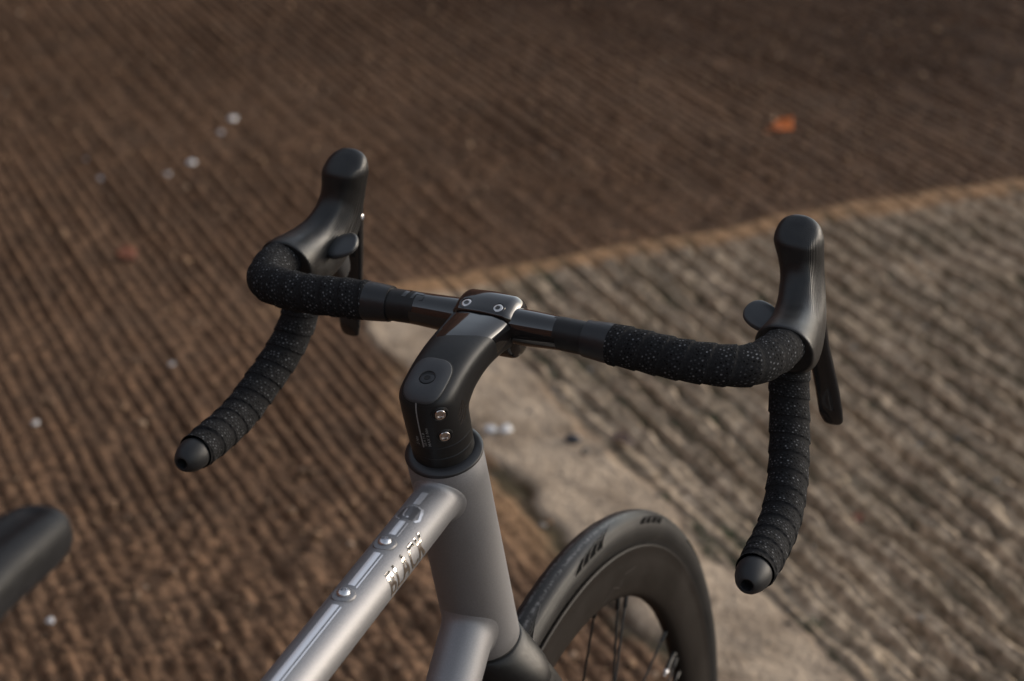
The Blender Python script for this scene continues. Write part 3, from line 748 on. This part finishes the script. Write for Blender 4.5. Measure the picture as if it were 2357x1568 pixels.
# ---- handlebar
BARP = np.array([[0, 0, 0], [-1.3, 60.8, 1.2], [-2.1, 112.4, -0.1], [-0.1, 155.1, -3.1], [13.5, 189.8, -5.6], [41.1, 202.1, -5.1], [67.3, 202.0, -7.7],
                 [81.8, 200.0, -26.3], [79.8, 200.8, -52.8], [65.0, 207.2, -82.1], [36.3, 215.9, -106.1], [1.2, 220.9, -122.0], [-68.4, 223.7, -128.7]])
def bar_curve(s):
    P = BARP.copy(); P[:, 1] *= s; return st(BC + catmull(P, 16))
def bare_bar():
    yy = np.linspace(-100, 100, 81); mb = []; th = np.linspace(0, 2 * np.pi, 40, endpoint=False)
    for y in yy:
        k = abs(y); x = np.interp(k, [0, 60.8, 112.4], [0, -1.3, -2.1]); z = np.interp(k, [0, 60.8, 112.4], [0, 1.2, -.1])
        r = 12.0 + 1.2 * (1 - sstep(np.array(k), 22, 60))
        mb.append([st(BC + np.array([x + r * math.cos(a), y, z + r * math.sin(a)])) for a in th])
    V, F = loft(mb); inv = np.linalg.inv(ST); fm = []
    for f in F:
        p = (np.mean([V[i] for i in f], axis=0) @ inv.T) - BC
        fm.append(1 if abs(p[1]) < 57 - .25 * p[2] else 0)
    return part(make("handlebar", V, F, 'satin', None, 50, mats=['gloss'], fmat=fm))
hb = bare_bar()
for sgn in (1, -1):
    c = bar_curve(sgn); P, S = resample(c, 1.15)
    L = S[-1]; T, N, B = frames(P)
    s_start = 93.0
    # finishing tape
    i0, i1 = np.searchsorted(S, 76), np.searchsorted(S, 97)
    th = np.linspace(0, 2 * np.pi, 44, endpoint=False)
    rs = np.interp(S[i0:i1], [76, 76.4, 80, 92, 97], [12.1, 13.1, 13.4, 14.3, 14.5])
    make("finishing_tape", *loft([[P[i0 + q] + rs[q] * (math.cos(a) * N[i0 + q] + math.sin(a) * B[i0 + q]) for a in th] for q in range(i1 - i0)]), 'vinyl', hb)
    # bar tape: one long strip wound round the bar, each turn lapping over the last
    n = 60; th = np.linspace(0, 2 * np.pi, n + 1); pitch = 15.5
    k0 = np.searchsorted(S, s_start); k1 = len(S) - 17; rows = range(k0, k1)
    V, ph, UVv = [], [], []
    for i in rows:
        for a in th:
            p = S[i] / pitch - sgn * a / (2 * math.pi) + 20
            w = p - math.floor(p)
            r = 14.2 + 1.05 * w if w < .965 else 15.213 - 1.013 * (w - .965) / .035
            r += .18 * math.sin(3 * a + S[i] * .05)
            if S[i] - s_start < 3: r = min(r, 14.2)
            if S[-1] - S[i] < 34: r = r - .6
            V.append(P[i] + r * (math.cos(a) * N[i] + math.sin(a) * B[i])); UVv.append((p, a * 14.6))
    m = n + 1; F, UV = [], []
    for i in range(len(rows) - 1):
        for j in range(n):
            q = (i * m + j, i * m + j + 1, (i + 1) * m + j + 1, (i + 1) * m + j); F.append(q); UV += [UVv[x] for x in q]
    make("bar_tape", V, F, 'tape', hb, 35, uv=UV)
    # end plug with a round hole
    t = T[-17]; e = P[-17] + T[-17] * .6
    pl = make("end_plug", *lathe(e, t, [(-4, 11.4), (0, 12.6), (3, 12.5), (8, 11.6), (13, 9.6), (16.5, 7.2), (17.6, 5.6), (17.4, 4.5), (9, 4.2)], 40), 'plug', hb)
    make("plug_hole", *lathe(e + t * 9.2, t, [(0, 4.1), (.5, 4.1)], 24), 'hole', pl)
def bar_mark():
    """gloss-black marks on the satin bar, left of the stem"""
    mb = MB()
    def at(y, a, r=12.45): return st(BC + np.array([r * math.cos(a) - 1.2, y, 1.0 + r * math.sin(a)]))
    def quad(p):
        ys, an = zip(*p); k = 5; V = []
        for t in np.linspace(0, 1, k):
            V += [at(ys[0] + (ys[3] - ys[0]) * t, an[0] + (an[3] - an[0]) * t), at(ys[1] + (ys[2] - ys[1]) * t, an[1] + (an[2] - an[1]) * t)]
        mb.add(V, [(2 * i, 2 * i + 1, 2 * i + 3, 2 * i + 2) for i in range(k - 1)])
    d = lambda x: R(x)
    quad([(66, d(122)), (62.5, d(122)), (60.5, d(78)), (64, d(78))])
    quad([(58.5, d(124)), (56.2, d(124)), (54.5, d(84)), (56.8, d(84))])
    quad([(56.5, d(100)), (56.2, d(90)), (49.5, d(90)), (49.8, d(100))])
    quad([(51.5, d(126)), (48.8, d(126)), (48.2, d(104)), (50.9, d(104))])
    mb.build("bar_mark", 'gloss', hb, 60)
bar_mark()

# ---- brake hoods, levers, paddles
HOOD = [  # (upper/rear point, lower/front point, half width, y, squareness)
    ((53, 8.0), (66, -27), 18.6, 201.5, 2.2), ((54, 10.6), (68, -31), 21.6, 201.5, 2.2), ((63, 11.2), (78, -36), 21.4, 201, 2.3), ((76, 10.6), (96, -39), 20.0, 200, 2.5),
    ((89, 11.2), (118, -34), 18.4, 198, 2.7), ((100, 14.2), (136, -22), 17.0, 195.5, 2.8), ((108, 19.5), (145, -7), 15.9, 193, 2.8), ((113, 26), (148.5, 8), 15.4, 191, 2.7),
    ((115.2, 33.5), (149, 23), 15.9, 189, 2.6), ((115.6, 40.5), (148, 35.5), 17.0, 187.5, 2.6), ((116.2, 45.4), (147.5, 43.5), 17.7, 186.5, 2.6), ((119.2, 49.8), (146.5, 48.6), 17.3, 186, 2.5),
    ((125, 54.8), (145, 54.4), 15.4, 185.5, 2.35), ((130.5, 58.8), (143, 58.6), 11.6, 185, 2.2), ((135, 61.2), (140.5, 61.2), 6.0, 185, 2.1), ((137, 61.8), (138.5, 61.8), 1.5, 185, 2.0)]
def hood(s):
    keys = np.array([[*a, *b, w, y, e] for a, b, w, y, e in HOOD]); t = np.linspace(0, len(keys) - 1, 90)
    # smooth the key sections
    Q = np.vstack([keys[0], keys, keys[-1]]); out = []
    for x in t:
        i = min(int(x), len(keys) - 2); f = x - i; a, b, c, d = Q[i], Q[i + 1], Q[i + 2], Q[min(i + 3, len(Q) - 1)]
        out.append(.5 * (2 * b + (c - a) * f + (2 * a - 5 * b + 4 * c - d) * f * f + (3 * b - a - 3 * c + d) * f ** 3))
    n = 56; rings = []
    th = np.linspace(0, 2 * np.pi, n, endpoint=False)
    for k in out:
        A, Bp, w, y, e = k[:2], k[2:4], k[4], k[5], max(k[6], 2.0)
        c = (A + Bp) / 2; h = (A - Bp) / 2
        cs, sn = np.cos(th), np.sin(th); ex = np.sign(cs) * np.abs(cs) ** (2 / e); ey = np.sign(sn) * np.abs(sn) ** (2 / e)
        rings.append([st(BC + np.array([c[0] + h[0] * ex[i], s * (y + w * ey[i]), c[1] + h[1] * ex[i]])) for i in range(n)])
    V, F = loft(rings); UV = []
    for f in F:
        js = [v % n for v in f]; wrap = len(f) == 4 and max(js) - min(js) > n / 2
        for v in f:
            i, j = divmod(v, n); UV.append(((j + n if wrap and j < n / 2 else j) / n, i / 89.0))
    # a fine parting line along the crown of the knob is left to the mesh: a shallow step at ring angle zero
    h = part(make("brake_hood", V, F, 'hood', None, 50, uv=UV))
    return h
def blade(P, widths, thick, outdir, n=20):
    P = catmull(P, 8); T, _, _ = frames(P); rings = []
    w = np.interp(np.linspace(0, 1, len(P)), np.linspace(0, 1, len(widths)), widths); h = np.interp(np.linspace(0, 1, len(P)), np.linspace(0, 1, len(thick)), thick)
    cx, sy = superellipse(n, 2.8)
    for i in range(len(P)):
        a = outdir - T[i] * (T[i] @ outdir); a /= np.linalg.norm(a); b = np.cross(T[i], a)
        rings.append([P[i] + a * w[i] * cx[j] + b * h[i] * sy[j] for j in range(n)])
    return loft(rings)
for s in (1, -1):
    hd = hood(s)
    Y = lambda x, y, z: BC + np.array([x, s * y, z])
    pts = np.array([Y(135, 189, 26), Y(142, 190.5, 10), Y(149, 193, -15), Y(158, 197.5, -48), Y(164.5, 203.5, -82), Y(166.5, 207.0, -102), Y(170, 208.5, -112), Y(171.5, 208.8, -115)])
    V, F = blade(pts, [8, 12.5, 10.5, 8.6, 9.2, 9.4, 7.8, 3.6], [5, 6.5, 5.5, 4.2, 3.6, 3.2, 2.6, 1.4], np.array([0, 1.0, 0]))
    lv = make("brake_lever", [st(p) for p in V], F, 'lever', hd, 50)
    # lever bracket under the hood, between bar and blade
    V, F = blade(np.array([Y(112, 196, -14), Y(122, 196, -26), Y(132, 197, -40), Y(138, 199, -50)]), [13, 12.5, 10, 5], [13, 12, 9, 4], np.array([0, 1.0, 0]), 24)
    make("lever_bracket", [st(p) for p in V], F, 'paddle', hd, 50)
    # pivot pin
    c = Y(140, 190.5 - 13.2, 5); V, F = lathe(c, np.array([0, -s, 0]), [(-1, 2.6), (.6, 2.5), (.9, 1.7), (0, 1.4)], 20)
    make("pivot_pin", [st(p) for p in V], F, 'silver', hd)
    c = Y(136, 190 + 14.2, 4); V, F = lathe(c, np.array([0, s, 0]), [(-1, 2.4), (.6, 2.3), (.9, 1.7), (0, 1.4)], 20)
    make("pivot_pin", [st(p) for p in V], F, 'silver', hd)
    # shift paddle on the inner side
    p0, p1 = np.array([94, 184, -9.0]), np.array([101, 160, 1.0])
    keys = [(0, 5, 3.5), (.18, 10, 4.2), (.5, 12, 4.0), (.8, 10.5, 3.4), (.95, 6.5, 2.8), (1.0, 2.2, 1.6)]
    V, F = [], []; rings = []; cx, sy = superellipse(40, 2.4)
    ax = (p1 - p0) / np.linalg.norm(p1 - p0); wd = np.array([.86, .22, .45]); wd = wd - ax * (wd @ ax); wd /= np.linalg.norm(wd); nn = np.cross(ax, wd)
    for t, w, h in interp_keys(keys, 36):
        t = min(max(t, 0), 1); c = p0 + (p1 - p0) * t; rings.append([st(BC + (c + wd * w * cx[j] + nn * h * sy[j]) * np.array([1, s, 1])) for j in range(40)])
    make("shift_paddle", *loft(rings), 'paddle', hd, 50)

# ---- fork
def fork():
    rings = []; n = 48; cx, sy = superellipse(n, 2.3)
    keys = [(HL + 2.2, 0, 24.5, 24.5), (HL + 2.2, 0, 26.4, 26.4), (HL + 3.6, 0, 28.0, 28.3), (HL + 10, 0, 28.8, 32.0), (HL + 18, 1, 29.0, 37.0), (HL + 26, 2, 29.0, 41.5), (HL + 34, 3.2, 28.6, 44.8), (HL + 41, 4, 27.5, 46.8), (HL + 45, 4.5, 25, 46.3), (HL + 47, 4.5, 21, 42)]
    for d, off, rx, ry in keys:
        rings.append([st(UD * d + VF * (off + rx * cx[j]) + YL * ry * sy[j]) for j in range(n)])
    fk = part(make("fork", *loft(rings), 'satin', None, 50))
    AX = UD * (HL + 8 + 384.2) + VF * 47
    for s in (1, -1):
        pts = np.array([UD * (HL + 14) + VF * 1.5 + YL * s * 20, UD * (HL + 28) + VF * 2.5 + YL * s * 28.5, UD * (HL + 42) + VF * 4 + YL * s * 34.0, UD * (HL + 62) + VF * 6 + YL * s * 38.0, UD * (HL + 95) + VF * 9 + YL * s * 42,
                        UD * (HL + 160) + VF * 14 + YL * s * 44, UD * (HL + 290) + VF * 27 + YL * s * 49, AX + YL * s * 55])
        V, F = blade(pts, [10, 13, 17, 20, 21, 19, 14, 10], [5, 9.5, 11.8, 12.5, 12, 10.5, 8.5, 7], VF, 28)
        make("fork_leg", [st(p) for p in V], F, 'satin', fk, 50)
    part(make("crown_race", *lathe(UD * (HL - .2), UD, [(0, 24), (0, 26.6), (2.6, 26.6), (2.6, 24)], 56), 'hole'))
    return st(AX)
AXLE = fork()

# ---- wheels
def wheel(axle, plane_f, plane_d, nrm, ro, front):
    root = bpy.data.objects.new("wheel", None); COL.objects.link(root); root.location = to_world(axle); part(root)
    root.matrix_parent_inverse = Matrix.Translation(-bike.location)
    inv = Matrix.Translation(-Vector(to_world(axle)))
    def fix(o): o.parent = root; o.matrix_parent_inverse = inv; return o
    def ringpt(t, r, y): return axle + r * (math.cos(t) * plane_f + math.sin(t) * plane_d) + nrm * y
    NT_ = 220; th = np.linspace(0, 2 * np.pi, NT_ + 1)
    def revolve(prof, closed=True, uvk=None):
        m = len(prof); V = [ringpt(t, r, y) for t in th[:-1] for r, y in prof]; F, UV = [], []
        mm = m if closed else m - 1
        for i in range(NT_):
            for j in range(mm):
                k = (j + 1) % m; i2 = (i + 1) % NT_
                F.append((i * m + j, i * m + k, i2 * m + k, i2 * m + j)); UV += [(i / NT_, j / (m - 1)), (i / NT_, (j + 1) / (m - 1)), ((i + 1) / NT_, (j + 1) / (m - 1)), ((i + 1) / NT_, j / (m - 1))]
        return V, F, UV
    rc = ro - 14.6
    # tyre: round carcass, slightly crowned tread with a shoulder line
    tp = []
    for a in np.linspace(-132, 132, 45):
        r = 14.6 + (.35 if abs(a) < 52 else 0.0) + (.4 * math.cos(R(a * 1.7)) if abs(a) < 52 else 0)
        tp.append((rc + r * math.cos(R(a)), r * math.sin(R(a)) * (1.0)))
    tp[0] = (315.5, -8.8); tp[-1] = (315.5, 8.8)
    V, F, UV = revolve(tp, False); ty = fix(make("tyre", V, F, 'tyre', None, 60, uv=UV))
    # moulded scale pattern in groups on both shoulders: smooth dark scales with pale ribs between them
    def tp_at(t, a, lift): 
        r_ = 14.6 + lift + (.35 + .4 * math.cos(1.7 * a) if abs(a) < R(52) else .35 * max(0, 1 - (abs(a) - R(52)) / R(8)))
        return ringpt(t, rc + r_ * math.cos(a), r_ * math.sin(a))
    sc_, rb = MB(), MB()
    for g in range(15):
        t0 = 2 * math.pi * g / 15 + R(6.0)
        for sd in (-1, 1):
            cur = []
            for k in range(5):
                x = np.linspace(0, 1, 7); a_lo, a_hi = R(22 + 5.5 * k), R(66)
                cur.append([(t0 - R(2.5 * k) + R(5.6) * (1 - q) ** 1.7 * (1 - .12 * k), sd * (a_hi + (a_lo - a_hi) * (1 - q))) for q in x])
            for k in range(4):
                V2 = []
                for (ta, aa), (tb, ab_) in zip(cur[k], cur[k + 1]): V2 += [tp_at(ta, aa, .12), tp_at(tb, ab_, .12)]
                sc_.add(V2, [(2 * i, 2 * i + 1, 2 * i + 3, 2 * i + 2) for i in range(6)])
            for k in range(5):
                V2 = []
                for (t, a) in cur[k]: V2 += [tp_at(t - R(.07), a, .3), tp_at(t + R(.07), a, .3)]
                rb.add(V2, [(2 * i, 2 * i + 1, 2 * i + 3, 2 * i + 2) for i in range(6)])
    for mb_, nm_, mt_ in ((sc_, "tread_scale", 'scale'), (rb, "tread_rib", 'print2')):
        tr = mb_.build(nm_, mt_, None, 60); tr.parent = ty; tr['kind'] = 'stuff'
    # deep rim
    prof = [(318.8, -11.2), (318.6, -12.9), (317.4, -13.9), (315.6, -13.9), (313.6, -13.2), (306, -13.5), (294, -13.4), (282, -11.6), (274, -8.2), (270.8, -4.5), (269.8, 0), (270.8, 4.5), (274, 8.2), (282, 11.6), (294, 13.4), (306, 13.5), (313.6, 13.2), (315.6, 13.9), (317.4, 13.9), (318.6, 12.9), (318.8, 11.2), (312, 9), (312, -9)]
    V, F, UV = revolve(prof); rm = fix(make("rim", V, F, 'rim', None, 35, uv=UV))
    hub = fix(make("hub", *lathe(axle - nrm * 44, nrm, [(0, 6), (0, 10), (8, 10), (14, 13), (16, 26), (20, 26), (22, 14), (44, 12), (60, 14), (62, 22), (66, 22), (68, 13), (80, 10), (88, 10), (88, 6)], 32), 'anod'))
    for i in range(24):
        t = R(30 + 45 * (i // 3) + (0, 9.5, 14.0)[i % 3]); sd = (1, -1, -1)[i % 3]; cr = (R(20), R(40), R(-60))[i % 3]
        p0 = ringpt(t + cr, 23, sd * 22); p1 = ringpt(t, 271, sd * 1.5)
        sp = fix(make("spoke", *tube([p0, p1], 1.05, 8), 'spoke'))
        d = (p1 - p0) / np.linalg.norm(p1 - p0)
        nip = make("nipple", *lathe(p1 - d * 11, d, [(0, 1.6), (1, 2.0), (12, 2.1)], 10), 'spoke', None); nip.parent = sp
    vt = R(-7); p1 = ringpt(vt, 270, 0); p0 = ringpt(vt, 236, 0)
    vl = fix(make("valve_stem", *lathe(p1, p0 - p1, [(0, 3.6), (2.5, 3.6), (2.7, 2.5), (18, 2.5), (19, 1.6), (25, 1.6)], 14), 'spoke'))
    vd = (p0 - p1) / np.linalg.norm(p0 - p1)
    vc = make("valve_nut", *lathe(p1 + vd * 19.5, vd, [(0, 1.5), (.5, 2.3), (3.5, 2.3), (4.5, 1.2), (7, 1.0)], 14), 'silver'); vc.parent = vl
    if front:                       # faint gloss squiggle printed on the rim wall
        mk = MB(); pts = [(296, 281), (300, 290), (303, 286.5), (304.5, 297), (309.5, 300)]
        for (t_a, r_a), (t_b, r_b) in zip(pts[:-1], pts[1:]):
            V2 = []
            for q in np.linspace(0, 1, 6):
                t_, r_ = R(t_a + (t_b - t_a) * q), r_a + (r_b - r_a) * q
                for dr in (-.55, .55): V2.append(ringpt(t_ + dr * .002, r_ + dr, -13.6 + (.9 * (294 - r_) / 12 if r_ < 294 else 0)))
            mk.add(V2, [(2 * i, 2 * i + 1, 2 * i + 3, 2 * i + 2) for i in range(5)])
        o_ = mk.build("rim_mark", 'rimprint', None, 60); o_.parent = rm
    return root
M['print2'] = mat("worn rib edge", (0.11, 0.102, 0.097), .6)
M['scale'] = mat("smooth dark tread scale", (0.002, 0.002, 0.0022), .8, 0, .03)
M['rimprint'] = mat("gloss black print", (0.026, 0.024, 0.023), .3)
wheel(AXLE, st(VF), st(UD), st(YL), 346.4, True)
wheel(RA, np.array([1.0, 0, 0]), np.array([0, 0, -1.0]), YL, 346.4, False)

# ---- saddle
def saddle():
    base = np.array([-471.0, 0, 185.0]); n = 48; rings = []
    keys = [(0, -8, 3, 3), (1.5, -8, 9, 8), (5, -7.5, 13.5, 12), (12, -6.5, 16.5, 14), (25, -6, 18.5, 15.5), (60, -5, 21, 16), (110, -5, 27, 16), (160, -4, 45, 16), (205, -1, 66, 16), (240, 3, 70, 15), (252, 3, 62, 10), (256, 3, 40, 4)]
    K = np.array(keys, float); t = np.linspace(0, len(K) - 1, 60)
    for x in t:
        i = min(int(x), len(K) - 2); f = x - i; k = K[i] * (1 - f) + K[i + 1] * f
        e = 2.7; th = np.linspace(0, 2 * np.pi, n, endpoint=False); cs, sn = np.cos(th), np.sin(th)
        y = np.sign(cs) * np.abs(cs) ** (2 / e) * k[2]; z = np.sign(sn) * np.abs(sn) ** (2 / e) * k[3]
        dip = -2.5 * np.exp(-(y / 7) ** 2) * (z > 0) * float(sstep(np.array(k[0]), 8, 18))
        rings.append([base + np.array([-k[0], y[j], k[1] + z[j] + dip[j]]) for j in range(n)])
    sd = part(make("saddle", *loft(rings), 'saddle', None, 60))
    for s in (1, -1):
        V, F = tube(catmull([base + [-70, s * 6, -14], base + [-105, s * 20, -40], base + [-170, s * 22, -44], base + [-225, s * 26, -14]], 8), 3.5, 10)
        make("saddle_rail", V, F, 'anod', sd)
saddle()

# ------------------------------------------------------------------ small things lying on the slipway
def leaf(g1, g2, size, rot, cols, label, curl=.25, seed=1):
    x, y, z = gpos(g1, g2); rng = np.random.RandomState(seed); n = 26; V = []
    for r in np.linspace(0, 1, 7):
        for k in range(n):
            a = 2 * math.pi * k / n
            lob = 1 - .30 * abs(math.sin(2.5 * a)) + .06 * rng.rand() if r > .8 else 1 - .2 * abs(math.sin(2.5 * a))
            px, py = size * r * lob * math.cos(a), size * .72 * r * lob * math.sin(a)
            V.append((px, py, curl * size * (r ** 2) * (.5 + .5 * math.sin(a * 2 + seed)) + .006))
    F = [(i * n + k, i * n + (k + 1) % n, (i + 1) * n + (k + 1) % n, (i + 1) * n + k) for i in range(6) for k in range(n)]
    m_ = mat("leaf", cols, .55, noise=(45, .45), bump=(120, .001))
    o = make("leaf", V, F, m_, None, 60, raw=True)
    md = o.modifiers.new("thickness", 'SOLIDIFY'); md.thickness = .0012
    stalk = make("leaf_stalk", *[np.array(q) if i == 0 else q for i, q in enumerate(tube(np.array([(-size * .95, 0, .008), (-size * 1.4, .004, .012)]), .0014, 6))], m_, o, 60, raw=True)
    o.location = (x, y, z); o.rotation_euler = (R(8), R(-10), rot); tag(o, label, "leaf"); return o
leaf(2947, 1880, .036, R(-30), (0.50, 0.120, 0.014), "large bright orange fallen leaf on the brown mud, upper right", .3, 1)
leaf(2787, 356, .030, R(40), (0.13, 0.034, 0.009), "dull rust fallen leaf on brown mud left of the handlebar", .2, 2)
leaf(1266, 1101, .014, R(10), (0.20, 0.062, 0.022), "tiny orange leaf scrap in a groove beside the right bar end", .2, 3)
leaf(1627, 880, .024, R(70), (0.075, 0.040, 0.026), "dark brown curled leaf on the pale strip above the wheel", .3, 4)

def pebble(g1, g2, r, material, label, seed, group=None, name="pebble", flat=.65):
    x, y, z = gpos(g1, g2); bm = bmesh.new(); bmesh.ops.create_icosphere(bm, subdivisions=2, radius=1.0); rng = np.random.RandomState(seed)
    ph = rng.rand(3) * 6
    for v in bm.verts:
        k = 1 + .14 * math.sin(3 * v.co.x + ph[0]) + .12 * math.sin(4 * v.co.y + ph[1]) + .08 * math.sin(5 * v.co.z + ph[2])
        v.co = Vector((v.co.x * k * r * 1.15, v.co.y * k * r, v.co.z * k * r * flat))
    me = bpy.data.meshes.new(name); bm.to_mesh(me); bm.free(); me.materials.append(M[material]); me.shade_smooth()
    o = bpy.data.objects.new(name, me); COL.objects.link(o); o.location = (x, y, z + r * flat * .6); o.rotation_euler = (0, 0, rng.rand() * 6)
    tag(o, label, "pebble" if name == "pebble" else name.replace("_", " "), group); return o
M['quartz'] = mat("white quartz", (0.62, 0.60, 0.59), .3, 0, .5, .3, (80, .12))
M['pale'] = mat("pale grey pebble", (0.36, 0.35, 0.36), .3, 0, .5, .3, (80, .2))
M['flint'] = mat("dark flint", (0.022, 0.022, 0.028), .5, noise=(60, .4))
GP = "pale pebbles shining on the mud"
pebble(3558, 784, 0.0110, 'quartz', "brightest white pebble on the mud, above left of the left brake hood", 1, GP)
pebble(3473, 731, 0.0089, 'pale', "dim grey pebble just below the brightest white pebble", 2, GP)
pebble(3283, 615, 0.0089, 'quartz', "pale pebble, right one of the pair left of the left brake hood", 3, GP)
pebble(3237, 550, 0.0074, 'pale', "dim pebble, left one of the pair left of the left brake hood", 4, GP)
pebble(3295, 417, 0.0079, 'quartz', "bright pebble farthest left in the upper mud", 5, GP)
pebble(3432, 415, 0.0063, 'pale', "faint pebble just above the leftmost bright pebble", 6, GP)
pebble(2234, 303, 0.0048, 'pale', "small pebble on the mud left of the left drop bar", 7, GP)
pebble(2094, 39, 0.0058, 'quartz', "white pebble on the mud above the saddle at the left edge", 8, GP)
pebble(1447, -70, 0.0061, 'quartz', "white pebble on the mud just below the saddle nose", 9, GP)
pebble(1753, 706, 0.0096, 'quartz', "left of two touching white stones on the pale strip", 10, "two white stones on the strip")
pebble(1742, 728, 0.0104, 'quartz', "right of two touching white stones on the pale strip", 11, "two white stones on the strip")
pebble(1661, 811, 0.0112, 'flint', "dark flint on the pale strip right of the white stones", 12, None, "flint_stone")
